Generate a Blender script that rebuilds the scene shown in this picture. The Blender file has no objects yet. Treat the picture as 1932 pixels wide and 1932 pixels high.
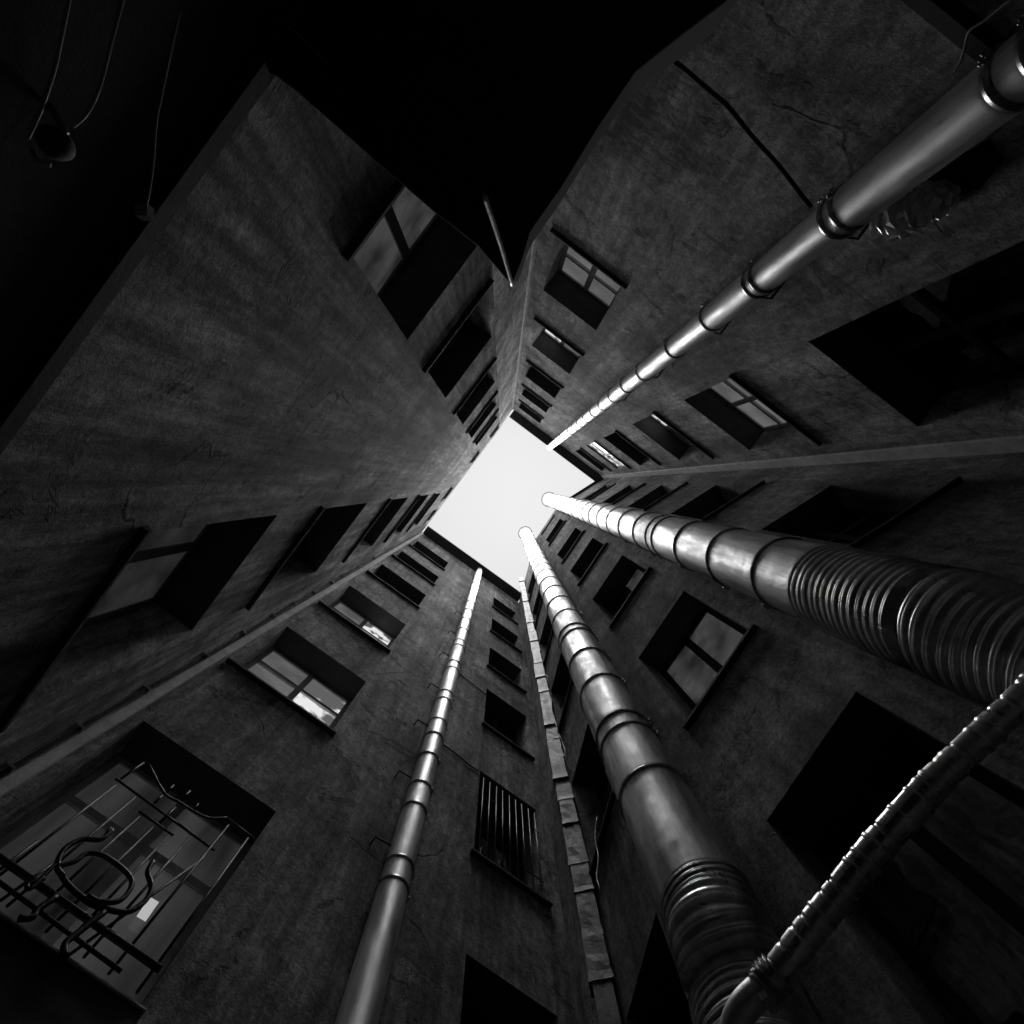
import bpy, bmesh, math, random
from mathutils import Vector, Matrix, noise
random.seed(7)
S = bpy.context.scene
COL = S.collection

# ------------------------------------------------------------------ camera
FPX, CEN, VP, CAMH = 1127.0, 966.0, (948.0, 915.0), 1.5
EAVE = 23.2                                    # roof edge above the camera
cz = Vector((VP[0]-CEN, VP[1]-CEN, FPX)).normalized()
RT = cz.rotation_difference(Vector((0, 0, 1))).to_matrix()
cam_d = bpy.data.cameras.new('camera'); cam = bpy.data.objects.new('camera', cam_d); COL.objects.link(cam)
cam_d.sensor_width = 36; cam_d.lens = FPX/(2*CEN)*36; cam_d.clip_start = .02; cam_d.clip_end = 2000
cam.matrix_world = Matrix.Translation((0, 0, CAMH)) @ (RT @ Matrix(((1,0,0),(0,-1,0),(0,0,-1)))).to_4x4()
S.camera = cam

# ------------------------------------------------------------------ light
SUN_EL, SUN_ROT = math.radians(88.5), math.radians(55)
w = bpy.data.worlds.new('World'); S.world = w; w.use_nodes = True
nt = w.node_tree; nt.nodes.clear()
sky = nt.nodes.new('ShaderNodeTexSky'); sky.sky_type = 'NISHITA'; sky.sun_disc = False
sky.sun_elevation = SUN_EL; sky.sun_rotation = SUN_ROT; sky.dust_density = 1; sky.air_density = 1
bw = nt.nodes.new('ShaderNodeRGBToBW'); bg = nt.nodes.new('ShaderNodeBackground'); out = nt.nodes.new('ShaderNodeOutputWorld')
bg.inputs['Strength'].default_value = .05
# an even layer of cloud over the clear sky
mx = nt.nodes.new('ShaderNodeMix'); mx.data_type = 'FLOAT'; mx.inputs[0].default_value = .93
cn = nt.nodes.new('ShaderNodeTexNoise'); cn.inputs['Scale'].default_value = 3; cn.inputs['Detail'].default_value = 3
cr = nt.nodes.new('ShaderNodeMapRange'); cr.inputs['To Min'].default_value = 2.9; cr.inputs["To Max"].default_value = 3.25
nt.links.new(cn.outputs['Fac'], cr.inputs['Value']); nt.links.new(cr.outputs[0], mx.inputs[3])
nt.links.new(sky.outputs[0], bw.inputs[0]); nt.links.new(bw.outputs[0], mx.inputs[2]); nt.links.new(mx.outputs[0], bg.inputs[0]); nt.links.new(bg.outputs[0], out.inputs[0])
sl = bpy.data.lights.new('sun', 'SUN'); sl.energy = 1.5; sl.angle = math.radians(52); sl.color = (1, 1, 1)
sun = bpy.data.objects.new('sun', sl); COL.objects.link(sun)
sd = Vector((math.sin(SUN_ROT)*math.cos(SUN_EL), math.cos(SUN_ROT)*math.cos(SUN_EL), math.sin(SUN_EL)))
sun.rotation_euler = sd.to_track_quat('Z', 'Y').to_euler()
V = S.view_settings; V.view_transform = 'Standard'; V.look = 'None'; V.gamma = 1; V.exposure = 2.25
S.cycles.max_bounces = 5; S.cycles.diffuse_bounces = 3; S.cycles.glossy_bounces = 3; S.cycles.transmission_bounces = 0; S.cycles.volume_bounces = 0

# ------------------------------------------------------------------ geometry helpers
def ray(u, v): return RT @ Vector((u-CEN, v-CEN, FPX))
def at(u, v, h):                               # sight line met with the level h above the camera
    d = ray(u, v); k = h/d.z
    return Vector((d.x*k, d.y*k, h+CAMH))
def top(u, v): return at(u, v, EAVE)
def tag(o, label=None, cat=None, group=None, kind=None):
    for k, x in (('label', label), ('category', cat), ('group', group), ('kind', kind)):
        if x: o[k] = x
    return o
def empty(name, loc=(0, 0, 0)):
    o = bpy.data.objects.new(name, None); COL.objects.link(o); o.location = loc; o.empty_display_size = .2
    return o
def link(name, bm, mat, parent=None, smooth=False, uv=None):
    me = bpy.data.meshes.new(name); bm.to_mesh(me); bm.free()
    if smooth:
        for p in me.polygons: p.use_smooth = True
    me.materials.append(mat)
    o = bpy.data.objects.new(name, me); COL.objects.link(o)
    if parent:
        o.parent = parent; o.matrix_parent_inverse = Matrix.Translation(-parent.location)
    return o
def orient(o, d): return o

class Wall:
    """vertical wall plane through two points of the roof edge; s runs along it from the foot of the camera's perpendicular"""
    def __init__(self, a, b):
        p, q = top(*a), top(*b)
        self.t = Vector((q.x-p.x, q.y-p.y, 0)).normalized()
        n = Vector((-self.t.y, self.t.x, 0))
        if n.dot(Vector((p.x, p.y, 0))) > 0: n = -n
        self.n = n; self.d = -n.dot(Vector((p.x, p.y, 0)))
        self.s0 = p.dot(self.t); self.s1 = q.dot(self.t)
    def P(self, s, h, off=0.):                 # h above the camera, off towards the court
        v = self.t*s + self.n*(off-self.d)
        return Vector((v.x, v.y, h+CAMH))
    def hit(self, u, v, off=0.):
        d = ray(u, v); k = (off-self.d)/(self.n.x*d.x+self.n.y*d.y)
        return Vector((d.x*k, d.y*k, d.z*k+CAMH))
def quad(bm, pts):
    vs = [bm.verts.new(p) for p in pts]
    return bm.faces.new(vs)
def wbox(bm, W, s0, s1, h0, h1, o0, o1):       # box in wall coordinates
    c = [bm.verts.new(W.P(s, h, o)) for s in (s0, s1) for h in (h0, h1) for o in (o0, o1)]
    for f in ((0,1,3,2),(4,6,7,5),(0,4,5,1),(2,3,7,6),(0,2,6,4),(1,5,7,3)):
        bm.faces.new([c[i] for i in f])
def fixn(bm): bmesh.ops.recalc_face_normals(bm, faces=bm.faces)
def tube(bm, pts, rad, sides=16, cap=True, jitter=0., seed=0):
    pts = [Vector(p) for p in pts]; n = len(pts)
    rads = rad if isinstance(rad, (list, tuple)) else [rad]*n
    t = (pts[1]-pts[0]).normalized()
    a = t.orthogonal().normalized(); rings = []
    for i, p in enumerate(pts):
        if i == 0: tt = (pts[1]-pts[0])
        elif i == n-1: tt = (pts[-1]-pts[-2])
        else: tt = (pts[i+1]-pts[i-1])
        tt.normalize()
        a = (a - tt*a.dot(tt)).normalized(); b = tt.cross(a)
        ring = []
        for k in range(sides):
            ang = 2*math.pi*k/sides; r = rads[i]
            d = a*math.cos(ang)+b*math.sin(ang)
            if jitter: r *= 1+jitter*noise.noise((p+d*rads[i])*(9) + Vector((seed, 0, 0)))
            ring.append(bm.verts.new(p+d*r))
        rings.append(ring)
    for r0, r1 in zip(rings, rings[1:]):
        for k in range(sides): bm.faces.new((r0[k], r0[(k+1)%sides], r1[(k+1)%sides], r1[k]))
    if cap:
        bm.faces.new(rings[0][::-1]); bm.faces.new(rings[-1])
def spline(pts, per=8):
    pts = [Vector(p) for p in pts]
    P = [pts[0]*2-pts[1]] + pts + [pts[-1]*2-pts[-2]]; o = []
    for i in range(1, len(P)-2):
        for k in range(per):
            t = k/per
            o.append(.5*((2*P[i])+(P[i+1]-P[i-1])*t+(2*P[i-1]-5*P[i]+4*P[i+1]-P[i+2])*t*t+(-P[i-1]+3*P[i]-3*P[i+1]+P[i+2])*t**3))
    o.append(pts[-1]); return o

# ------------------------------------------------------------------ materials
def newmat(name):
    m = bpy.data.materials.new(name); m.use_nodes = True
    n = m.node_tree; b = n.nodes['Principled BSDF']
    return m, n, b
def N(n, typ, **kw):
    x = n.nodes.new(typ)
    for k, v in kw.items():
        if k in x.inputs: x.inputs[k].default_value = v
        else: setattr(x, k, v)
    return x
def ramp(n, src, p0, c0, p1, c1):
    r = n.nodes.new('ShaderNodeMapRange'); r.inputs['From Min'].default_value = p0; r.inputs['From Max'].default_value = p1
    r.inputs['To Min'].default_value = c0; r.inputs['To Max'].default_value = c1
    n.links.new(src, r.inputs['Value']); return r.outputs[0]
def math_(n, op, a, b):
    x = n.nodes.new('ShaderNodeMath'); x.operation = op
    for i, q in enumerate((a, b)):
        if isinstance(q, (int, float)): x.inputs[i].default_value = q
        else: n.links.new(q, x.inputs[i])
    return x.outputs[0]
def mapped(n, scale, src='UV', rot=(0, 0, 0)):
    tc = n.nodes.new('ShaderNodeTexCoord'); mp = n.nodes.new('ShaderNodeMapping')
    mp.inputs['Scale'].default_value = scale; mp.inputs['Rotation'].default_value = rot
    n.links.new(tc.outputs[src], mp.inputs['Vector']); return mp.outputs[0]
def nz(n, vec, scale, detail=6, rough=.6, dist=0.):
    x = N(n, 'ShaderNodeTexNoise', Scale=scale, Detail=detail, Roughness=rough, Distortion=dist)
    n.links.new(vec, x.inputs['Vector']); return x.outputs['Fac']
def plaster(name, alb, course=0., streak=.5, patch=.4, seed=0., spot=None):
    m, n, b = newmat(name)
    uv = mapped(n, (1, 1, 1)); uvS = mapped(n, (1, .06, 1)); uvH = mapped(n, (.35, 1, 1)); uvM = mapped(n, (1, .45, 1)); uvP = mapped(n, (.5, 1.3, 1))
    for q in (uv, uvS, uvH, uvM, uvP): q.node.inputs['Location'].default_value = (seed, seed*1.7, seed)
    big = ramp(n, nz(n, uv, .55, 5, .62, .4), .36, .55, .64, 1.35)
    st = ramp(n, nz(n, uvS, 3.2, 7, .6), .35, 1-streak*.6, .65, 1+streak*.35)
    st = math_(n, 'MULTIPLY', st, ramp(n, nz(n, uvS, 11, 5, .65), .36, 1-streak*.45, .64, 1+streak*.3))
    med = ramp(n, nz(n, uvM, 2.6, 6, .68, .6), .36, .62, .62, 1.2)
    fine = math_(n, 'MULTIPLY', ramp(n, nz(n, uvM, 13, 4, .75), .36, .66, .64, 1.3), ramp(n, nz(n, uv, 38, 3, .8), .34, .62, .66, 1.34))
    pn = nz(n, uv, 1.5, 7, .7, .5); pm = ramp(n, pn, .60, 0, .625, 1)            # fallen patches
    pn2 = nz(n, uvH, 5.5, 5, .7, .5); pk = math_(n, 'MULTIPLY', ramp(n, pn2, .60, 0, .62, 1), ramp(n, nz(n, uv, .45, 3, .5), .5, 0, .56, 1))
    pm = math_(n, 'MAXIMUM', pm, pk)
    if spot:                                                                       # one badly crumbled area
        ds = n.nodes.new('ShaderNodeVectorMath'); ds.operation = 'DISTANCE'; tc0 = n.nodes.new('ShaderNodeTexCoord'); n.links.new(tc0.outputs['UV'], ds.inputs[0])
        ds.inputs[1].default_value = (spot[0], spot[1], 0)
        near = ramp(n, ds.outputs['Value'], spot[2]*.4, 1, spot[2], 0)
        pits = ramp(n, math_(n, 'ADD', nz(n, uvP, 9, 6, .7, .6), math_(n, 'MULTIPLY', near, .14)), .64, 0, .67, 1)
        pm = math_(n, 'MAXIMUM', pm, math_(n, 'MULTIPLY', pits, ramp(n, near, 0, 0, .25, 1)))
    pf = ramp(n, pm, 0, 1, 1, 1-patch)
    vo = n.nodes.new('ShaderNodeTexVoronoi'); vo.feature = 'DISTANCE_TO_EDGE'; vo.inputs['Scale'].default_value = .42
    cn_ = N(n, 'ShaderNodeTexNoise', Scale=2.2, Detail=6); sc_ = n.nodes.new('ShaderNodeVectorMath'); sc_.operation = 'SCALE'; sc_.inputs['Scale'].default_value = .5
    va_ = n.nodes.new('ShaderNodeVectorMath'); n.links.new(uv, cn_.inputs['Vector']); n.links.new(cn_.outputs['Color'], sc_.inputs[0])
    n.links.new(uv, va_.inputs[0]); n.links.new(sc_.outputs[0], va_.inputs[1]); n.links.new(va_.outputs[0], vo.inputs['Vector'])
    crk = math_(n, 'MULTIPLY', ramp(n, vo.outputs['Distance'], .002, 1, .007, 0), ramp(n, nz(n, uv, .8, 2, .5), .5, 0, .56, 1))
    c = math_(n, 'MULTIPLY', math_(n, 'MULTIPLY', big, st), math_(n, 'MULTIPLY', math_(n, 'MULTIPLY', fine, med), math_(n, 'MULTIPLY', pf, ramp(n, crk, 0, 1, 1, .55))))
    hgt = math_(n, 'ADD', math_(n, 'MULTIPLY', nz(n, uv, 11, 6, .8, .3), 1.1), math_(n, 'MULTIPLY', pm, -.9))
    hgt = math_(n, 'ADD', hgt, math_(n, 'MULTIPLY', nz(n, uv, 1.3, 4, .5, .2), 1.5))
    hgt = math_(n, 'ADD', hgt, math_(n, 'MULTIPLY', crk, -.5))
    hgt = math_(n, 'ADD', hgt, math_(n, 'MULTIPLY', nz(n, uvS, 9, 4, .6), .35*streak))
    if course:
        br = N(n, 'ShaderNodeTexBrick', Scale=1.0); br.inputs['Brick Width'].default_value = .52; br.inputs['Row Height'].default_value = .155
        br.inputs['Mortar Size'].default_value = .018; br.inputs['Mortar Smooth'].default_value = 1
        wv = n.nodes.new('ShaderNodeVectorMath'); wv.operation = 'ADD'; cn = n.nodes.new('ShaderNodeTexNoise'); cn.inputs['Scale'].default_value = 1.2
        sc = n.nodes.new('ShaderNodeVectorMath'); sc.operation = 'SCALE'; sc.inputs['Scale'].default_value = .12
        n.links.new(uv, cn.inputs['Vector']); n.links.new(cn.outputs['Color'], sc.inputs[0]); n.links.new(uv, wv.inputs[0]); n.links.new(sc.outputs[0], wv.inputs[1])
        n.links.new(wv.outputs[0], br.inputs['Vector'])
        msk = ramp(n, nz(n, uv, .7, 5, .6), .4, 0, .65, 1)
        mm = math_(n, 'MULTIPLY', br.outputs['Fac'], msk)
        c = math_(n, 'MULTIPLY', c, ramp(n, mm, 0, 1, 1, 1-course))
        hgt = math_(n, 'ADD', hgt, math_(n, 'MULTIPLY', mm, -.3))
    c = math_(n, 'MULTIPLY', c, alb)
    cb = n.nodes.new('ShaderNodeCombineColor')
    for i in range(3): n.links.new(c, cb.inputs[i])
    n.links.new(cb.outputs[0], b.inputs['Base Color']); b.inputs['Roughness'].default_value = .9
    b.inputs['Specular IOR Level'].default_value = .2
    bp = N(n, 'ShaderNodeBump', Strength=1.0, Distance=.025); n.links.new(hgt, bp.inputs['Height']); n.links.new(bp.outputs[0], b.inputs['Normal'])
    return m
def metal(name, base=.6, rough=.35, bump=.15, scale=3., var=.25, stretch=.3, mt=1.):
    m, n, b = newmat(name); v = mapped(n, (1, 1, stretch), 'Object'); v2 = mapped(n, (1, 1, 1), 'Object'); v3 = mapped(n, (1, 1, .08), 'Object')
    b.inputs['Metallic'].default_value = mt
    c = ramp(n, nz(n, v, scale, 7, .65, .5), .36, base*(1-var), .64, base*(1+var*.6))
    c = math_(n, 'MULTIPLY', c, ramp(n, nz(n, v3, 22, 4, .6), .38, 1-var*.8, .6, 1.05))         # runs
    c = math_(n, 'MULTIPLY', c, ramp(n, nz(n, v2, 26, 5, .7), .60, 1, .66, 1-var*.7))            # specks
    cb = n.nodes.new('ShaderNodeCombineColor')
    for i in range(3): n.links.new(c, cb.inputs[i])
    n.links.new(cb.outputs[0], b.inputs['Base Color'])
    n.links.new(ramp(n, nz(n, v, scale*1.5, 6, .65, .8), .36, rough*.7, .64, rough*1.35), b.inputs['Roughness'])
    h = math_(n, 'ADD', nz(n, v, 2.2, 3, .5), math_(n, 'MULTIPLY', nz(n, v2, 40, 4, .6), .05))
    h = math_(n, 'ADD', h, math_(n, 'MULTIPLY', nz(n, v2, 6, 2, .5), .35))
    bp = N(n, 'ShaderNodeBump', Strength=bump, Distance=.04); n.links.new(h, bp.inputs['Height']); n.links.new(bp.outputs[0], b.inputs['Normal'])
    return m
def plain(name, alb, rough=.7, metallic=0., var=.25, bump=.2, scale=8):
    m, n, b = newmat(name); v = mapped(n, (1, 1, 1), 'Object')
    c = ramp(n, nz(n, v, scale, 6, .65), .3, alb*(1-var), .7, alb*(1+var))
    cb = n.nodes.new('ShaderNodeCombineColor')
    for i in range(3): n.links.new(c, cb.inputs[i])
    n.links.new(cb.outputs[0], b.inputs['Base Color']); b.inputs['Roughness'].default_value = rough; b.inputs['Metallic'].default_value = metallic
    bp = N(n, 'ShaderNodeBump', Strength=bump, Distance=.02); n.links.new(nz(n, v, scale*4, 6, .7), bp.inputs['Height']); n.links.new(bp.outputs[0], b.inputs['Normal'])
    return m
M_L = plaster('plaster_coursed', .5, streak=1.0, patch=.3, seed=0)
M_K = plaster('plaster_chipped', .46, streak=.6, patch=.42, seed=11.3, spot=(0,0,1))
M_E = plaster('plaster_sooty', .4, streak=.5, patch=.3, seed=23.1)
M_H = plaster('plaster_stained', .42, streak=.7, patch=.4, seed=37.7)
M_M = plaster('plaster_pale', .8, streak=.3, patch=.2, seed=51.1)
M_BEAD = plain('corner_bead_plaster', .8, .8, 0, .25, .5, 5)
M_REVSHADE = plain('shaded_soffit_plaster', .07, .9)  # soffits and pocket backs get their shade as a darker colour
M_SOC = plain('dark_socle', .02, .8)
M_DARK = plain('dark_metal_and_shade', .012, .6)
M_IRON = plain('wrought_iron', .035, .45, .6)
M_MFRAME = plain('grey_window_wood', .14, .6)
M_DFRAME = plain('dark_window_wood', .03, .7)
M_FRAME = plain('painted_window_wood', .5, .5)
M_SILL = plain('sill_tin', .04, .8, 0)
M_CABLE = plain('black_cable', .015, .95)
M_GCABLE = plain('grey_cable', .25, .4)
M_CEIL = plain('eave_boards', .05, .8)
M_HOLE = plain('hole_shade_black', .01, .9)
M_STEEL = metal('flue_steel', .72, .42, .3, 3, .38)
M_WSTEEL = metal('galvanised_steel', .95, .47, .12, 3, .24)
M_RING = metal('clamp_steel', .4, .3, .05)
M_DKRING = plain('rubber_joint', .03, .5)
M_CORR = metal('corrugated_steel', .8, .38, .06, 4, .3)
M_FOIL = metal('foil', .9, .33, .3, 6, .25, .3, .95)
M_DUCT = plain('duct_tin', .06, .5, .3, .5, .6, 3)
M_GROUND = plain('asphalt_ground', .05, .9)
def glass_mat():
    m, n, b = newmat('window_glass'); v = mapped(n, (1, 1, 1), 'Object')
    b.inputs['Base Color'].default_value = (.012, .012, .012, 1); b.inputs['Roughness'].default_value = .03; b.inputs['IOR'].default_value = 2.3
    bp = N(n, 'ShaderNodeBump', Strength=.12, Distance=.02); n.links.new(nz(n, v, 3.0, 2, .5, .6), bp.inputs['Height']); n.links.new(bp.outputs[0], b.inputs['Normal'])
    return m
M_GLASS = glass_mat()
def glow_mat(name, lo, hi, scale=2.6, a=.35, z=.65, st=.15):   # pane glow painted in, standing for room light and glass reflections
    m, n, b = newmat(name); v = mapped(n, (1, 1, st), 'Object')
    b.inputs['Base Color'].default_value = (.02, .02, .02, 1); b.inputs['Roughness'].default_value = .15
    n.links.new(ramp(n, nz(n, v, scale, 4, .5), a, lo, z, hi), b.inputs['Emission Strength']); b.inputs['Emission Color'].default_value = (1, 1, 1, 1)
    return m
M_LIT = glow_mat('lit_window_glass', .0006, .0085)
M_GLOWG = glow_mat('pane_glow_grey', .017, .027, 3, st=1)
M_GLOWF = glow_mat('pane_glow_faint', .002, .005, 3, st=1)
M_GLOWM = glow_mat('pane_glow_medium', .003, .011, 3, st=1)
M_GLOWB = glow_mat('pane_glow_blotch', .024, .17, 2.3, .50, .56, 1)
M_GLOWW = glow_mat('pane_glow_bright', .02, .17, 5, .44, .50, 1)
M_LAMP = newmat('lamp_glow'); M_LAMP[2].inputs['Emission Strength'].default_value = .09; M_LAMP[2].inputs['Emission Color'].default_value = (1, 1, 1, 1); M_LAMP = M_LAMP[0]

# ------------------------------------------------------------------ ground
bm = bmesh.new(); g = 400
for i in range(-4, 4):
    for j in range(-4, 4): quad(bm, [(i*g/4, j*g/4, 0), ((i+1)*g/4, j*g/4, 0), ((i+1)*g/4, (j+1)*g/4, 0), (i*g/4, (j+1)*g/4, 0)])
bmesh.ops.remove_doubles(bm, verts=bm.verts, dist=.001)
tag(link('ground', bm, M_GROUND), kind='structure')

# ------------------------------------------------------------------ walls and windows
C_ = dict(A=(943,808), B=(967,771), C=(1141,902), D=(1048,961), E=(1010,1018), F=(979,1137), G=(795,1005))
WL, WM, WK = Wall(C_['G'], C_['A']), Wall(C_['A'], C_['B']), Wall(C_['B'], C_['C'])
WE, WF, WG, WH = Wall(C_['D'], C_['C']), Wall(C_['D'], C_['E']), Wall(C_['E'], C_['F']), Wall(C_['G'], C_['F'])
DEPTH = .40
def wall_mesh(W, holes, mat, parent, e0=0., e1=0., h1=EAVE, depth=DEPTH, name='wall', th=.62):
    """plastered wall with pockets for its windows; a thick body with jambs, lintels and a coping"""
    bm = bmesh.new(); uvl = bm.loops.layers.uv.new('UVMap')
    hb = -CAMH-.05; s0, s1 = W.s0-e0, W.s1+e1
    def F(pts, mi=0):
        f = quad(bm, [W.P(*p) for p in pts]); f.material_index = mi
        for l, p in zip(f.loops, pts): l[uvl].uv = (p[0]+p[2]*.9, p[1]+p[2]*.9)
    ss = sorted({s0, s1, *[x for h in holes for x in h[:2]]}); hs = sorted({hb, h1, *[x for h in holes for x in h[2:4]]})
    for a, b in zip(ss, ss[1:]):
        for c, d in zip(hs, hs[1:]):
            ms, mh = (a+b)/2, (c+d)/2
            if any(h[0] < ms < h[1] and h[2] < mh < h[3] for h in holes): continue
            F([(a,c,0),(b,c,0),(b,d,0),(a,d,0)])
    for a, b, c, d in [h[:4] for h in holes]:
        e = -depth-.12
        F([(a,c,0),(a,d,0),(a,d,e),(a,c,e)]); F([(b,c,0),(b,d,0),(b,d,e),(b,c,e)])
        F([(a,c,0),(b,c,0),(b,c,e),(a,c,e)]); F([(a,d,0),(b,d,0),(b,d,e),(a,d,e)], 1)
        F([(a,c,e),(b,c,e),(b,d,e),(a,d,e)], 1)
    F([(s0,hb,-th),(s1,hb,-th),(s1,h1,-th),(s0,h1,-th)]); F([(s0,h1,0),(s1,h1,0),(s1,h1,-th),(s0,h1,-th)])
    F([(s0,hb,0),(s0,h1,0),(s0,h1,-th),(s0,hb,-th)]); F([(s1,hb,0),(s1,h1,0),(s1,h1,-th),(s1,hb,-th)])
    o = link(name, bm, mat, parent); o.data.materials.append(M_REVSHADE); return o
def window(W, a, b, c, d, parent, depth=DEPTH, sill=.05, seed=0, style=0, tilt=0., pmat=None, fmat=None):
    rnd = random.Random(seed*7+3)
    bm = bmesh.new(); f = .055; o0, o1 = -depth-.06, -depth
    wbox(bm, W, a, a+f, c, d, o0, o1); wbox(bm, W, b-f, b, c, d, o0, o1)
    wbox(bm, W, a+f, b-f, c, c+f, o0, o1); wbox(bm, W, a+f, b-f, d-f, d, o0, o1)
    m = (a+b)/2 + (rnd.random()-.5)*.04; tz = c+(d-c)*(.68 if style == 0 else .5)
    wide = b-a > .7
    if wide: wbox(bm, W, m-.04, m+.04, c+f, d-f, o0, o1+.004)
    if d-c > 1.3 and style != 2: wbox(bm, W, a+f, b-f, tz-.035, tz+.035, o0, o1+.008)
    fixn(bm); fr = link('window', bm, fmat or (M_FRAME if pmat else M_DFRAME), parent)
    segs = [(a+f, m-.04), (m+.04, b-f)] if wide else [(a+f, b-f)]
    for ki, (s0, s1) in enumerate(segs):
        bm = bmesh.new(); dv = [(rnd.random()-.5)*.012 for _ in range(4)]
        tl = math.tan(math.radians(tilt))*(d-c)/2; dv = [dv[0]+tl, dv[1]+tl, dv[2]-tl, dv[3]-tl]
        pts = [W.P(s, h, -depth-.02+q) for (s, h), q in zip(((s0,c+f),(s1,c+f),(s1,d-f),(s0,d-f)), dv)]
        back = [p - W.n*.006 for p in pts]
        v = [bm.verts.new(p) for p in pts+back]
        for fc in ((0,1,2,3),(7,6,5,4),(0,4,5,1),(1,5,6,2),(2,6,7,3),(3,7,4,0)): bm.faces.new([v[i] for i in fc])
        fixn(bm); p = link('pane', bm, (pmat[ki % len(pmat)] if isinstance(pmat, tuple) else pmat) or M_GLASS, fr)
    if sill:
        bm = bmesh.new(); x = .05
        for s, q in ((a-x, 0), ): pass
        c0 = [W.P(a-x, c-.045, .0), W.P(b+x, c-.045, .0), W.P(b+x, c-.045, sill), W.P(a-x, c-.045, sill)]
        c1 = [W.P(a-x, c+.02, .0), W.P(b+x, c+.02, .0), W.P(b+x, c-.015, sill), W.P(a-x, c-.015, sill)]
        v = [bm.verts.new(p) for p in c0+c1]
        for fc in ((0,1,2,3),(7,6,5,4),(0,4,5,1),(1,5,6,2),(2,6,7,3),(3,7,4,0)): bm.faces.new([v[i] for i in fc])
        fixn(bm); link('sill', bm, M_SILL, fr)
        bm = bmesh.new(); wbox(bm, W, a+.002, b-.002, c+.001, c+.02, -depth, -.001); fixn(bm); link('inner_sill', bm, M_SILL, fr)
    return fr
def ledge(W, s0, s1, h0, h1, off, mat, parent, name):
    bm = bmesh.new(); wbox(bm, W, s0, s1, h0, h1, .002, off); fixn(bm); return link(name, bm, mat, parent)

# building of the long left wall
B1 = tag(empty('apartment_building', WL.P(0, -CAMH)), 'building with the long blank streaked plaster wall at left, windows at both its ends', 'building', 'buildings round the light well')
rowsL = [(3.24,5.2),(6.38,8.65),(10.2,12.4),(13.8,15.9),(17.0,18.95)]
holes = []
for (a, b) in ((-2.64,-1.38),(.5,1.6)):
    for c, d in rowsL: holes.append((a,b,c,d))
for a, b in ((-2.75,-2.2),(-1.72,-1.18),(-.03,.46),(1.12,1.62)): holes.append((a,b,21.1,22.5))
wall_mesh(WL, holes, M_L, B1)
for i, h in enumerate(holes): window(WL, *h, B1, seed=i, sill=.05 if h[3] < 20 else .03, pmat={0: M_GLOWF, 5: M_GLOWM}.get(i), fmat=M_MFRAME, style=2)
wall_mesh(WM, [], M_M, B1, th=.4)
ledge(WL, WL.s0, WL.s1, 1.86, 1.93, .07, M_SOC, B1, 'ledge')
ledge(WL, WL.s0+.01, WL.s1, -CAMH, 1.855, .03, M_SOC, B1, 'socle')

# building of the upper right wall
B2 = tag(empty('apartment_building', WK.P(0, -CAMH)), 'building with chipped plaster carrying the wall flue and dark eave at upper right', 'building', 'buildings round the light well')
holes = [(-1.2,-.25,c,d) for c, d in ((6.72,8.7),(10.2,12.1),(13.6,15.5),(16.8,18.6),(19.8,21.7))]
holes += [(1.39,2.62,c,d) for c, d in ((2.75,5.22),(6.9,8.8),(10.4,12.3),(13.9,15.8),(17.1,19.0),(20.2,22.0))]
hole_vent = (1.42, 1.78, 2.85, 3.2)
vent_pts = None
sp = WK.hit(1245, 265); M_K.node_tree.nodes  # the crumbled area sits right of the canopy
for nd in M_K.node_tree.nodes:
    if nd.type == 'VECT_MATH' and nd.operation == 'DISTANCE': nd.inputs[1].default_value = (sp.dot(WK.t), sp.z-CAMH, 0)
    if nd.type == 'MAP_RANGE' and nd.inputs['Value'].is_linked and nd.inputs['Value'].links[0].from_node.type == 'VECT_MATH': nd.inputs['From Min'].default_value = .25; nd.inputs['From Max'].default_value = .75
wall_mesh(WK, holes, M_K, B2)
for i, h in enumerate(holes): window(WK, *h, B2, seed=40+i, depth=.05 if i == 9 else .36, tilt=0, pmat={0: M_GLOWG, 1: (M_GLOWW, M_GLOWG), 6: M_GLOWG, 7: (M_GLOWW, M_GLASS), 9: M_GLOWW}.get(i))  # the shallow patchy pane glows in place of a sky reflection
def eave(W, s0, s1, parent, off=.27):
    bm = bmesh.new(); wbox(bm, W, s0, s1, EAVE, EAVE+.12, -.62, off); fixn(bm); link('eave', bm, M_CEIL, parent)
    bm = bmesh.new(); n = 8
    pts = [W.P(s0, EAVE+.10, off+.03), W.P(s1, EAVE+.10, off+.03)]; tube(bm, pts, .055, 10); fixn(bm); link('gutter', bm, M_SILL, parent, True)
eave(WK, WK.s0+.08, WK.s1-.02, B2, .24)
ledge(WK, WK.s0, 1.2, 2.40, 2.47, .07, M_SOC, B2, 'ledge')

# building with the three dark facets behind the free standing flues
B3 = tag(empty('apartment_building', WF.P(0, -CAMH)), 'sooty dark building with three angled walls behind the two free standing flues', 'building', 'buildings round the light well')
hE = [(2.1,3.0,d-1.75,d) for d in (3.0,6.4,9.9,13.3,16.7,20.6)]
hF = [(-.13,.74,c,d) for c, d in ((1.2,3.2),(4.55,6.32),(7.8,9.6),(11.1,12.8),(14.2,15.85),(18.3,20.1))] + [(-.1,.7,22.1,22.5)]
hG = [(2.6,3.4,d-1.75,d) for d in (4.0,7.3,10.6,13.9,17.2,20.6)]
wall_mesh(WE, hE, M_E, B3, depth=.3, th=.5); wall_mesh(WF, hF, M_E, B3, depth=.3, th=.5); wall_mesh(WG, hG, M_E, B3, depth=.3, th=.5)
for i, h in enumerate(hE): window(WE, *h, B3, depth=.3, seed=80+i)
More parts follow.
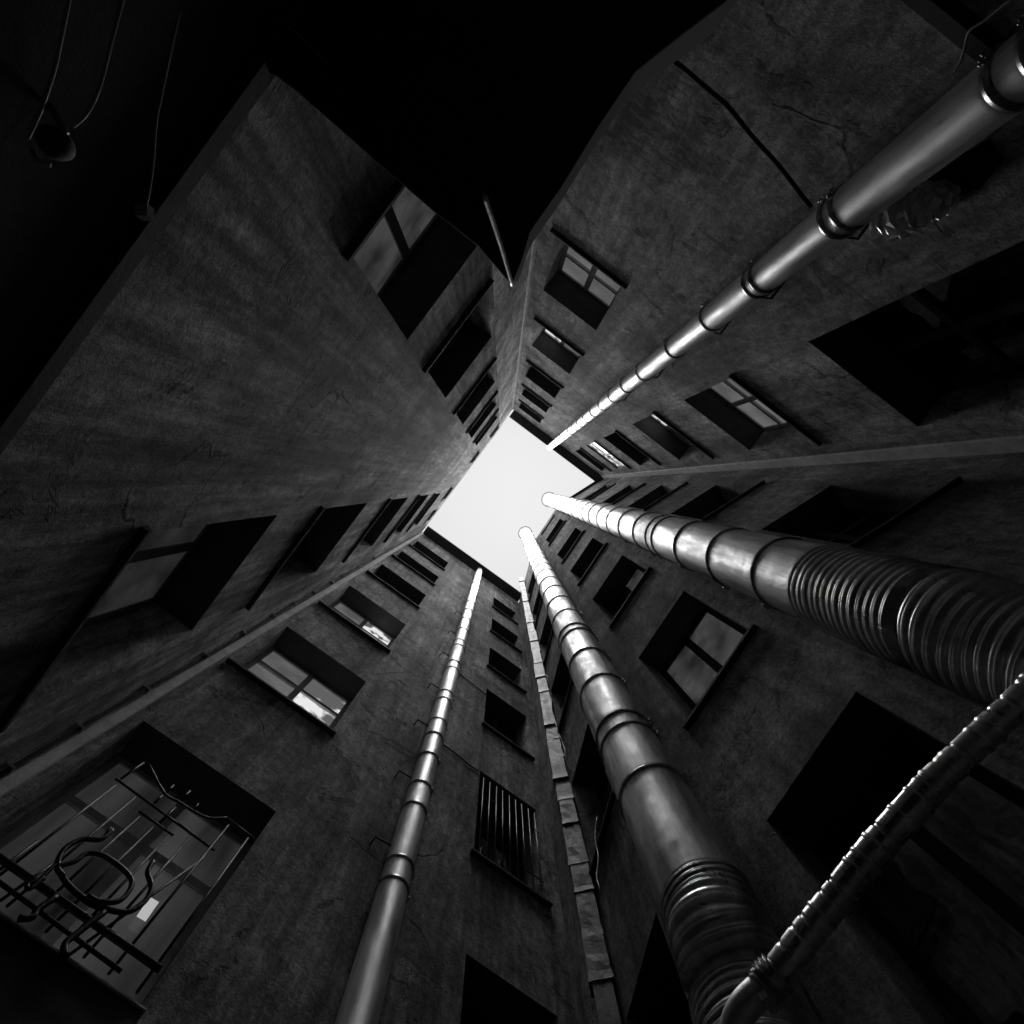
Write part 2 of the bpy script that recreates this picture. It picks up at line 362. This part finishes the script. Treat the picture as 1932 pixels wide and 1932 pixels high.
for i, h in enumerate(hF): window(WF, *h, B3, depth=.3, seed=100+i, style=2, pmat={1: M_GLOWM, 2: (M_GLOWM, M_GLASS)}.get(i), fmat=M_DFRAME)
for i, h in enumerate(hG): window(WG, *h, B3, depth=.3, seed=120+i)
bm = bmesh.new(); wbox(bm, WE, WE.s0+.05, WE.s1-.25, EAVE, EAVE+.08, -.5, .10); fixn(bm); link('eave', bm, M_SILL, B3)

# building of the bottom wall
B4 = tag(empty('apartment_building', WH.P(0, -CAMH)), 'building with stained plaster and two barred windows at the bottom, below the left corner', 'building', 'buildings round the light well')
hH = [(-1.27,.07,c,d) for c, d in ((2.97,4.95),(6.55,8.28),(9.8,11.7),(13.3,14.85),(16.35,17.8),(19.25,21.05))]
hH += [(2.05,3.0,c,d) for c, d in ((2.9,4.83),(6.18,8.03),(9.57,11.35),(12.7,14.3),(15.8,17.44),(19.0,20.75))]
wall_mesh(WH, hH, M_H, B4)
for i, h in enumerate(hH): window(WH, *h, B4, seed=140+i, sill=.0 if i == 0 else .06, depth=.36, style=0, pmat={0: M_LIT, 1: (M_GLOWG, M_GLOWB), 2: (M_GLOWG, M_GLOWW)}.get(i))
eave(WH, WH.s0+.05, WH.s1-.05, B4, .27)
bm = bmesh.new(); wbox(bm, WH, WH.s0+.02, .09, 2.3, 2.955, .002, .10); fixn(bm); link('sill_shade', bm, M_DARK, B4)  # black-fronted box added to stand for the shade below the sill
bm = bmesh.new(); wbox(bm, WH, WH.s0+.03, .10, 2.958, 2.968, .002, .115); fixn(bm); link('sill_edge', bm, M_FRAME, B4)
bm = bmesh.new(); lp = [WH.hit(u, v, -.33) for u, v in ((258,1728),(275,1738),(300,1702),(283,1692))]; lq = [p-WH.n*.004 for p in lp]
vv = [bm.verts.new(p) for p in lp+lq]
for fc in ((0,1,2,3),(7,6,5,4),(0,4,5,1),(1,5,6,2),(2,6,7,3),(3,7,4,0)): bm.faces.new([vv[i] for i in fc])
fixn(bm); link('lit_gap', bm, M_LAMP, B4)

for W_, a_, b_, p_ in ((WK, WK.s1-.17, WK.s1-.012, B2), (WH, WH.s0+.012, WH.s0+.10, B4), (WM, WM.s1-.07, WM.s1-.005, B1)):   # worn corner beads
    bm = bmesh.new(); wbox(bm, W_, a_, b_, -CAMH+(4.1 if W_ is WH else 0), EAVE-.02, .003, .035); fixn(bm); link('corner_bead', bm, M_BEAD, p_)

# ------------------------------------------------------------------ window grilles
GR = tag(empty('window_grille', WH.P(-.6, 3.0, .1)), 'ornate wrought iron grille with scrolls in front of the big lower left window', 'grille')
OFF = .12
def zz(x, y): return (x*.3516, 1253+y*.3516)
def bar(name, pix, r, off=OFF, smooth=True, W=WH, parent=GR, mat=None):
    pts = [W.hit(*zz(*p), off) for p in pix]
    if len(pts) > 2: pts = spline(pts, 6)
    bm = bmesh.new(); tube(bm, pts, r, 8); fixn(bm); return link(name, bm, mat or M_IRON, parent, True)
bar('rail', [(-60,1000),(860,1640)], .020, .16); bar('rail', [(-60,1130),(650,1650)], .012, .17)
bar('rail', [(620,615),(1150,1000)], .008); bar('rail', [(745,790),(930,920)], .008); bar('rail', [(1215,825),(1370,940)], .008)
bar('arch_bar', [(800,540),(880,690),(960,740),(1040,790),(1120,825),(1215,825)], .009)
for p in ([(1330,935),(900,1330),(560,1700)],[(1225,865),(1150,970)],[(1095,1040),(820,1250),(560,1470),(330,1590)],[(1020,930),(800,1130),(500,1385)],
          [(905,920),(700,1100),(390,1400)],[(815,880),(500,1110),(180,1330)],[(745,820),(560,960)],[(725,715),(540,880)],[(620,650),(450,775)],[(770,530),(650,615)],
          [(930,650),(890,690)],[(1020,680),(970,730)],[(1062,750),(1035,785)],[(870,705),(830,745)],[(940,770),(860,850)],[(1030,915),(960,860)],
          [(330,1040),(0,1270)],[(200,950),(-80,1110)]):
    a_ = WH.hit(*zz(*p[0]), OFF); b_ = WH.hit(*zz(*p[-1]), OFF)
    if len(p) == 3 or p[0][1] < 1000 and len(p) == 2 and (p[0][1]-p[1][1])**2 > 10000: b_ = Vector((a_.x, a_.y, CAMH+3.0))
    bm = bmesh.new(); tube(bm, [a_, a_.lerp(b_, .5)+WH.n*.004, b_], .009, 8); fixn(bm); link('bar', bm, M_IRON, GR, True)
bar('scroll', [(600,890),(540,940),(440,940),(350,990),(310,1060),(330,1130),(380,1200),(480,1280),(560,1312),(680,1330),(770,1280),(812,1200),(792,1120),(820,1060)], .016, .2)
bar('scroll', [(340,1140),(310,1090),(400,1060),(470,1016),(560,1030),(680,1120),(705,1190),(640,1270),(530,1272),(470,1240)], .015, .21)
bar('scroll', [(310,1060),(170,1200),(150,1180),(240,1150)], .012, .2)
bar('scroll', [(300,1250),(200,1320),(170,1360),(100,1365)], .018, .2)
bar('scroll', [(560,1330),(420,1440),(350,1500),(345,1565)], .018, .2)
bar('scroll', [(590,880),(560,930)], .012, .2)
G2 = tag(empty('window_grille', WH.P(2.5, 6.2, .03)), 'plain grille of thin vertical bars on the window right of the bottom wall flue', 'grille')
for k in range(9):
    s = 2.1+k*.105
    bm = bmesh.new(); tube(bm, [WH.P(s, 6.22, .02), WH.P(s+.01*random.random(), 7.86, .02)], .0075, 8); fixn(bm); link('bar', bm, M_GCABLE, G2, True)
for h in (6.5, 7.45):
    bm = bmesh.new(); tube(bm, [WH.P(2.06, h, .015), WH.P(2.99, h, .015)], .006, 8); fixn(bm); link('rail', bm, M_IRON, G2, True)

# ------------------------------------------------------------------ flues
def ring_bm(c, ax, R, hgt, thick, sides=40):
    bm = bmesh.new(); prof = [(-hgt/2, 0), (-hgt/2*.8, thick), (-hgt*.12, thick), (0, thick*1.7), (hgt*.12, thick), (hgt/2*.8, thick), (hgt/2, 0)]
    tube(bm, [c+ax*p[0] for p in prof], [R+p[1] for p in prof], sides, cap=False); fixn(bm); return bm
def clamp(parent, c, ax, R, bolt_dir, dark=False, w=.05, th=.008):
    o = link('clamp', ring_bm(c, ax, R-.001, w, th), M_DKRING if dark else M_RING, parent, True)
    bm = bmesh.new(); b = bolt_dir.normalized(); sidev = ax.cross(b)
    p = c+b*(R+.015)
    for q in (-.012, .012):
        tube(bm, [p+sidev*q-b*.02, p+sidev*q+b*.018], .006, 6)
    tube(bm, [p-sidev*.03+b*.006, p+sidev*.03+b*.006], .005, 6); fixn(bm)
    link('bolt', bm, M_RING, o, True)
def flue(name, label, D_dir, D, R, h0, h1, joints, mat, bolt, group, lean=None, sides=48, dark=()):
    base = Vector((D_dir[0], D_dir[1], 0)).normalized()*D
    root = tag(empty(name, (base.x, base.y, CAMH+h0)), label, 'flue', group)
    def P(h):
        l = lean(h) if lean else Vector((0, 0, 0))
        return Vector((base.x, base.y, CAMH+h)) + l
    js = sorted(joints); edges = [h0]+[j for j in js if h0 < j < h1]+[h1]
    bm = bmesh.new(); pts = []; rr = []
    for i, (a, b) in enumerate(zip(edges, edges[1:])):
        pts += [P(a+.004), P(a+.05), P(b-.05), P(b-.004)]
        q = random.uniform(-.002, .002); rr += [R*1.012+q, R+q, R+q, R*.985+q]
    # each section also gets its own slight tilt so that its highlight differs
    tube(bm, pts, rr, sides); fixn(bm)
    link('pipe', bm, mat, root, True)
    for i, j in enumerate(js):
        clamp(root, P(j), Vector((0,0,1)), R, Vector((math.cos(bolt+random.uniform(-.4,.4)), math.sin(bolt+random.uniform(-.4,.4)), 0)), dark=(i % 2 == 0) if dark == 'alt' else False, w=.034 if R > .2 else .05)
    return root, P
def reg(a, b, p):
    o = []; x = a
    while x < b: o.append(x); x += p
    return o
GRP = 'tall metal flues'
jr = [4.07, 4.98, 5.94, 6.86, 7.15, 7.85] + reg(8.85, 25, 1.02)
R1, P1 = flue('metal_flue', 'thick free standing metal flue at right ending in a long corrugated hose', (88,27.5), 2.06, .247, 3.5, 25.1, jr, M_STEEL, 2.2, GRP)
js = [3.73, 4.42, 4.65, 5.57, 6.47, 7.37, 7.64] + reg(8.5, 24.4, 1.02)
def leanS(h):
    k = max(0, (9-h))*.006
    return Vector((k, k*.3, 0))
R2, P2 = flue('metal_flue', 'free standing metal flue at bottom centre with a short corrugated hose below it', (43,91), 2.22, .227, 2.74, 24.6, js, M_STEEL, -.5, GRP, lean=leanS)
jk = [1.93, 2.0, 2.07, 2.22, 3.25, 3.36, 4.30, 4.42, 5.36, 6.5] + reg(7.9, 23.2, 1.05)
R3, P3 = flue('metal_flue', 'slimmer flue clamped to the upper right wall beside the crumpled foil', (.79,-.63), 2.40, .118, 1.0, 23.75, jk, M_WSTEEL, -2.4, GRP)
jh = [4.8, 5.08, 5.96, 6.4, 7.1, 7.69, 8.17, 8.97, 9.3, 10.5, 10.9, 12.0, 12.4] + reg(13.4, 23, 1.05)
R4, P4 = flue('metal_flue', 'slim flue clamped to the bottom wall between its two window columns', (-.262,.965), 3.47, .128, -1.3, 24.0, jh, M_WSTEEL, .3, GRP)
# rain collars round the heads of the two free standing flues
for R_, P_, rr, hh in ((R1, P1, .31, 25.2), (R2, P2, .28, 24.75)):
    bm = bmesh.new(); c = P_(hh); pts = [c+Vector((math.cos(a)*rr, math.sin(a)*rr, 0)) for a in [i*2*math.pi/40 for i in range(41)]]
    tube(bm, pts, .012, 6, cap=False); fixn(bm); link('top_ring', bm, M_DKRING, R_, True)
    for k in range(3):
        a = k*2.09; bm = bmesh.new(); d = Vector((math.cos(a), math.sin(a), 0)); tube(bm, [c+d*rr, P_(hh-.2)+d*(rr-.062)], .006, 6); fixn(bm); link('stay', bm, M_DKRING, R_, True)
# wall brackets of the two wall flues
def brk(P_, W, h, parent, sgn, L=.16):
    c = P_(h); s = c.dot(W.t); r = .12; off = c.dot(W.n)+W.d
    bm = bmesh.new(); a = W.P(s+sgn*.13, h, off); e = W.P(s+sgn*(.13+L), h, .0)
    tube(bm, [a, W.P(s+sgn*(.13+L), h, off*.9), e], .010, 8); fixn(bm); link('bracket', bm, M_IRON, parent, True)
for h in (5.3, 6.55, 8.0, 9.5, 11.3, 13, 15, 17): brk(P4, WH, h, R4, -1)
for h in (3.46, 4.56, 5.62, 7.9, 10): brk(P3, WK, h, R3, 1, .05)
# corrugated hoses
def corr(parent, ctrl, R, pitch, amp, gap=None, per=60, sides=56):
    path = spline(ctrl, per); L = [0]
    for a, b in zip(path, path[1:]): L.append(L[-1]+(b-a).length)
    n = int(L[-1]/pitch*14); pts = []; rr = []; j = 0
    for i in range(n+1):
        x = L[-1]*i/n
        while j < len(L)-2 and L[j+1] < x: j += 1
        t = (x-L[j])/max(1e-6, L[j+1]-L[j]); pts.append(path[j].lerp(path[j+1], t))
        xw = x+.010*math.sin(x*5.1)+.003*math.sin(x*17)
        ph = (xw/pitch) % 1.0
        prof = abs(math.sin(math.pi*ph))**.75 - .22*math.exp(-((ph-.5)/.08)**2)
        k = 1.0
        if gap and gap[0] < x < gap[1]: prof *= .15; k = .85
        rr.append((R + amp*(prof-.5))*k*(1+.012*math.sin(x*13)+.006*math.sin(x*41)))
    bm = bmesh.new(); tube(bm, pts, rr, sides, jitter=.012, seed=4); fixn(bm); return link('corrugated_hose', bm, M_CORR, parent, True)
a = at(1500,1100,3.98)
c1 = [P1(3.56), P1(3.2), P1(2.8), P1(2.5), at(1915,1228,2.27), at(2010,1262,2.08), at(2160,1320,1.85)]
corr(R1, c1, .250, .062, .020, gap=(.92, 1.0))
bm = bmesh.new()
c2 = [P2(2.78), P2(2.66), at(1362,1775,2.55), at(1388,1840,2.42), at(1412,1905,2.3), at(1440,1990,2.1), at(1470,2100,1.9)]
corr(R2, c2, .224, .048, .017, gap=(.36, .41))

# ------------------------------------------------------------------ foil hose in front
FH = tag(empty('foil_hose', at(1690,1540,2.2)), 'ribbed silvery flexible hose slanting across the lower right corner', 'hose')
ctrl = [at(2060,1192,1.82), at(1950,1298,1.78), at(1850,1392,1.76), at(1770,1470,1.74), at(1695,1551,1.72), at(1622,1637,1.70), at(1555,1722,1.68), at(1500,1792,1.66), at(1458,1848,1.65)]
path = spline(ctrl, 160); rnd = random.Random(5); ribs = []; q = 0; xs = [0]
for a, b in zip(path, path[1:]): xs.append(xs[-1]+(b-a).length)
while q < xs[-1]: ribs.append((q, rnd.choice((.0018, .003, -.004, -.0055, -.003)))); q += rnd.uniform(.03, .075)
pp = path; r2 = []
for x in xs:
    r = .043+.001*math.sin(x*9)
    for c, a_ in ribs:
        if abs(x-c) < .009: r += a_*math.cos((x-c)/.009*math.pi/2)
    r2.append(r)
bm = bmesh.new(); tube(bm, pp, r2, 40, jitter=.05, seed=3); fixn(bm); link('hose', bm, M_FOIL, FH, True)
bm = bmesh.new(); e = [at(1458,1846,1.66), at(1430,1872,1.64), at(1400,1905,1.62), at(1386,1945,1.6), at(1380,2020,1.56)]
tube(bm, spline(e, 10), .041, 24, jitter=.03, seed=8); fixn(bm); link('hose_end', bm, M_WSTEEL, FH, True)
bm = bmesh.new(); cj = [at(1470,1832,1.66), at(1458,1847,1.655), at(1446,1861,1.65), at(1434,1874,1.64)]
tube(bm, spline(cj, 6), [.048+.007*math.sin(i*2.1) for i in range(19)], 24, jitter=.5, seed=12); fixn(bm); link('foil_wrap', bm, M_FOIL, FH)
for u, v in ((1440,1885), (1447,1880)):
    bm = bmesh.new(); tube(bm, [at(u-6,v-8,1.6), at(u,v+6,1.58)], .008, 6, jitter=.4); fixn(bm); link('loose_strip', bm, M_FOIL, FH)

# ------------------------------------------------------------------ ragged rectangular duct in the corner
DU = tag(empty('sheet_metal_duct', at(1032,1334,9)), 'narrow dented rectangular tin duct running up beside the bottom right inner corner', 'duct')
dd = Vector((.2, 1, 0)).normalized()
sd_ = WG.t
foot = dd*3.85
js_ = [-1.4]+sorted([1.0, 2.6, 4.3, 4.75, 5.3, 5.7, 6.4, 6.9, 7.4, 8.0, 8.6, 9.1, 9.9, 10.6, 11.4, 12.3, 13.2, 14.1, 15, 16, 17, 18, 19, 20, 21, 22, 23])+[23.9]
nn = dd; tt = Vector((-dd.y, dd.x, 0)); rnd = random.Random(9)
for k, (a, b) in enumerate(zip(js_, js_[1:])):
    bm = bmesh.new(); wd = .09+rnd.uniform(-.006, .008)-(.012 if a < 4 else 0); dp = .06; ox = rnd.uniform(-.008, .008); oy = rnd.uniform(-.012, .012)
    vs = []; steps = 5
    for i in range(steps+1):
        h = a+.004+(b-a-.004)*i/steps; fl = 1.0+(.10 if i == 0 else (-.03 if i == steps else rnd.uniform(-.03, .03)))
        c = foot+tt*ox+nn*oy; ring = []
        for sx, sy in ((-1,-1),(-.3,-1.0),(.3,-1.0),(1,-1),(1,1),(-1,1)):
            p = c+tt*(sx*wd*fl)+nn*(sy*dp*fl+(rnd.uniform(-.006,.006) if abs(sx) < .5 else 0)); ring.append(bm.verts.new((p.x, p.y, h+CAMH)))
        vs.append(ring)
    for r0, r1 in zip(vs, vs[1:]):
        for i in range(6): bm.faces.new((r0[i], r0[(i+1)%6], r1[(i+1)%6], r1[i]))
    bm.faces.new(vs[0]); bm.faces.new(vs[-1]); fixn(bm); link('duct_section', bm, M_DUCT, DU)

# ------------------------------------------------------------------ cables
def cable(label, pts, r, mat, jit=0, name='cable', cat='cable', group=None, per=8):
    bm = bmesh.new(); p = spline(pts, per)
    if jit: p = [q+Vector((noise.noise(q*3), noise.noise(q*3+Vector((9,0,0))), 0))*jit for q in p]
    tube(bm, p, r, 8); fixn(bm); return tag(link(name, bm, mat, None, True), label, cat, group)
def z3(x, y): return (1253+x*.3516, y*.3516)
cable('thick black cable sagging across the upper right wall down to the wall flue', [WK.hit(*z3(*p), .05) for p in ((40,320),(110,370),(180,430),(250,490),(350,580),(480,740),(600,870),(680,970),(740,1050),(790,1110))], .013, M_CABLE)
cable('thin pale cable looping under the dark ledge in the top right corner', [WK.hit(*z3(*p), .12) for p in ((1980,-80),(1850,0),(1730,100),(1640,165),(1612,260),(1590,330),(1560,380))], .006, M_GCABLE)
def zl(x, y): return (x*.3516, y*.3516)
cable('thin grey cable curving down at the far left of the lower dark wall', [WL.hit(*zl(*p), .06) for p in ((380,-60),(365,30),(320,250),(285,400),(220,590),(150,745))], .004, M_GCABLE)
cable('grey cable bending left beside the wall lamp in the top left corner', [WL.hit(*zl(*p), .06) for p in ((670,-60),(655,10),(610,180),(570,340),(530,480),(490,570),(450,630),(390,680))], .004, M_GCABLE)
cable('faint thin wire running down to the clip on the left ledge', [WL.hit(*zl(*p), .09) for p in ((965,60),(920,260),(870,500),(840,650),(825,850),(805,1010),(782,1120))], .003, M_GCABLE)
bm = bmesh.new(); bmesh.ops.create_cube(bm, size=.035)
o = tag(link('cable_clip', bm, M_GCABLE), 'small pale square clip on the edge of the left ledge', 'clip'); o.location = WL.hit(273, 400, .085)
def zd(x, y): return (604+x*.3516, 1253+y*.3516)
cable('wavy thin cable hanging along the right edge of the tin duct', [at(*zd(*p), h) for p, h in (((1215,60),10.2),((1240,180),9.4),((1262,290),8.8),((1292,400),8.1),((1315,470),7.7),((1322,540),7.35),((1360,585),7.1))], .008, M_GCABLE, .05)
cable('broken pale cable below the tin duct cable near the bottom', [at(*zd(*p), h) for p, h in (((1478,820),5.9),((1490,960),5.4),((1485,1080),5.05),((1500,1230),4.6))], .006, M_GCABLE, .04)
CO = tag(empty('conduit', WL.P(-3.2, 0)), 'thin vertical conduit with clips beside the left inner corner', 'conduit')
bm = bmesh.new(); tube(bm, [WL.P(-3.19+.012*math.sin(h*1.7), h, .045) for h in [i*.5 for i in range(-3, 44)]], .017, 8); fixn(bm); link('pipe', bm, M_CABLE, CO, True)
for h in [3.6, 4.2, 5.0, 6.0, 6.9, 7.8, 8.6, 9.5, 10.5, 11.2, 12.5, 14]:
    bm = bmesh.new(); wbox(bm, WL, -3.22, -3.16, h, h+.02, .0, .066); fixn(bm); link('clip', bm, M_RING, CO)
cable('thin cable stapled horizontally across the bottom wall right of its flue', [WH.hit(*zd(*p), .015) for p in ((745,50),(810,100),(860,140),(900,172))], .010, M_CABLE)
cable('short cable run from the bottom wall flue to the barred window', [WH.hit(*zd(*p), .015) for p in ((665,435),(740,490),(800,540),(850,575))], .010, M_CABLE)

# ------------------------------------------------------------------ canopy over the top
def slab(name, pix, h0, h1, mat, parent=None):
    bm = bmesh.new(); lo = [at(u, v, h0) for u, v in pix]; hi = [Vector((p.x, p.y, CAMH+h1)) for p in lo]
    a = [bm.verts.new(p) for p in lo]; b = [bm.verts.new(p) for p in hi]; n = len(a)
    bm.faces.new(a); bm.faces.new(b[::-1])
    for i in range(n): bm.faces.new((a[i], b[i], b[(i+1)%n], a[(i+1)%n]))
    fixn(bm); return link(name, bm, mat, parent)
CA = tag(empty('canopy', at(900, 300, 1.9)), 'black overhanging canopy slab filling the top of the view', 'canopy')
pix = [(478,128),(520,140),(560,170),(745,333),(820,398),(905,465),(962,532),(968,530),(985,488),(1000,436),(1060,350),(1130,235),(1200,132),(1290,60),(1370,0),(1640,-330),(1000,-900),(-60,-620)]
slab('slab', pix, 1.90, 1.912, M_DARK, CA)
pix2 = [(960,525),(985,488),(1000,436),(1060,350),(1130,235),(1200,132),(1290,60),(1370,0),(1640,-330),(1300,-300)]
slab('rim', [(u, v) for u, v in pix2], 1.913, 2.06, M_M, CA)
cable('pale thin metal rod hanging down at the corner of the black canopy', [at(914,370,1.36), at(931,420,1.49), at(950,480,1.68), at(966,537,1.895)], .0065, M_WSTEEL, name='rod', cat='rod')
cable('faint thin wire under the top left part of the black canopy', [at(470,-12,1.84), at(486,0,1.84), at(534,42,1.84), at(577,77,1.84), at(620,120,1.87)], .002, M_GCABLE)
# wall lamp
LA = tag(empty('wall_lamp', WL.hit(105, 265, .1)), 'unlit dusty wall lamp among cables in the dark top left corner', 'lamp')
bm = bmesh.new(); c = WL.hit(105, 270, .12); bmesh.ops.create_uvsphere(bm, u_segments=20, v_segments=12, radius=.034, matrix=Matrix.Translation(c) @ Matrix.Diagonal((1,1,1.3,1)))
link('lamp_shade', bm, M_SILL, LA, True)
bm = bmesh.new(); tube(bm, [WL.hit(95,200,.02), WL.hit(110,225,.09), WL.hit(124,252,.12)], .008, 8); fixn(bm); link('arm', bm, M_GCABLE, LA, True)
bm = bmesh.new(); tube(bm, spline([WL.hit(62,283,.08), WL.hit(72,303,.10), WL.hit(96,311,.12)], 6), .006, 8); fixn(bm); link('hook', bm, M_GCABLE, LA, True)

# ------------------------------------------------------------------ foil stub by the wall flue
FO = tag(empty('foil_duct', WK.hit(1730, 390, .1)), 'crumpled foil wrapped duct stub beside the wall flue at upper right', 'duct')
pts = spline([WK.hit(1655,432,.16), WK.hit(1690,415,.19), WK.hit(1730,395,.18), WK.hit(1765,378,.12), WK.hit(1775,370,-.02)], 14)
M_CRUMP = metal('crumpled_foil', .95, .42, .3, 6, .12, .3, .45)
rnd = random.Random(31); bm = bmesh.new()
tube(bm, pts, [.03+.006*i if i < 6 else .082+.014*math.sin(i*1.9) for i in range(len(pts))], 15)
for v in bm.verts: v.co += Vector((rnd.uniform(-1, 1), rnd.uniform(-1, 1), rnd.uniform(-1, 1)))*.021
fixn(bm); link('foil', bm, M_CRUMP, FO)
for k in range(11):                             # torn tongues of foil
    u, v = rnd.uniform(1650, 1775), 0; v = 436-(u-1650)*.5+rnd.uniform(-8, 22); p = WK.hit(u, v, rnd.uniform(.08, .22)); bm = bmesh.new()
    a_ = Vector((rnd.uniform(-1,1), rnd.uniform(-1,1), rnd.uniform(-.5,.5))).normalized(); b_ = a_.orthogonal()
    vs = [bm.verts.new(p+a_*x*.06+b_*y*.03+Vector((0,0,rnd.uniform(-.012,.012)))) for x in (-1,0,1) for y in (-1,1)]
    bm.faces.new((vs[0],vs[1],vs[3],vs[2])); bm.faces.new((vs[2],vs[3],vs[5],vs[4]))
    bmesh.ops.solidify(bm, geom=bm.faces[:], thickness=.003); link('foil_tongue', bm, M_CRUMP, FO)
VB = tag(empty('vent_hole_slab', WK.hit(1800, 310, .1)), 'black slab painted as the shade in the vent hole just above the crumpled foil', 'vent')
a = WK.hit(1702,350); b = WK.hit(1870,312)
sv = sorted((a.dot(WK.t), b.dot(WK.t)))
poly = [(1700,375),(1740,330),(1868,262),(1893,302),(1862,340),(1800,362),(1775,380)]
bm = bmesh.new(); f0 = [bm.verts.new(WK.hit(u, v, .002)) for u, v in poly]; f1 = [bm.verts.new(WK.hit(u, v, .002)+WK.n*.05) for u, v in poly]
bm.faces.new(f1); n_ = len(poly)
for i in range(n_): bm.faces.new((f0[i], f0[(i+1)%n_], f1[(i+1)%n_], f1[i]))
fixn(bm); link('box', bm, M_HOLE, VB)  # closed slab, the dark of the vent hole is put into its colour
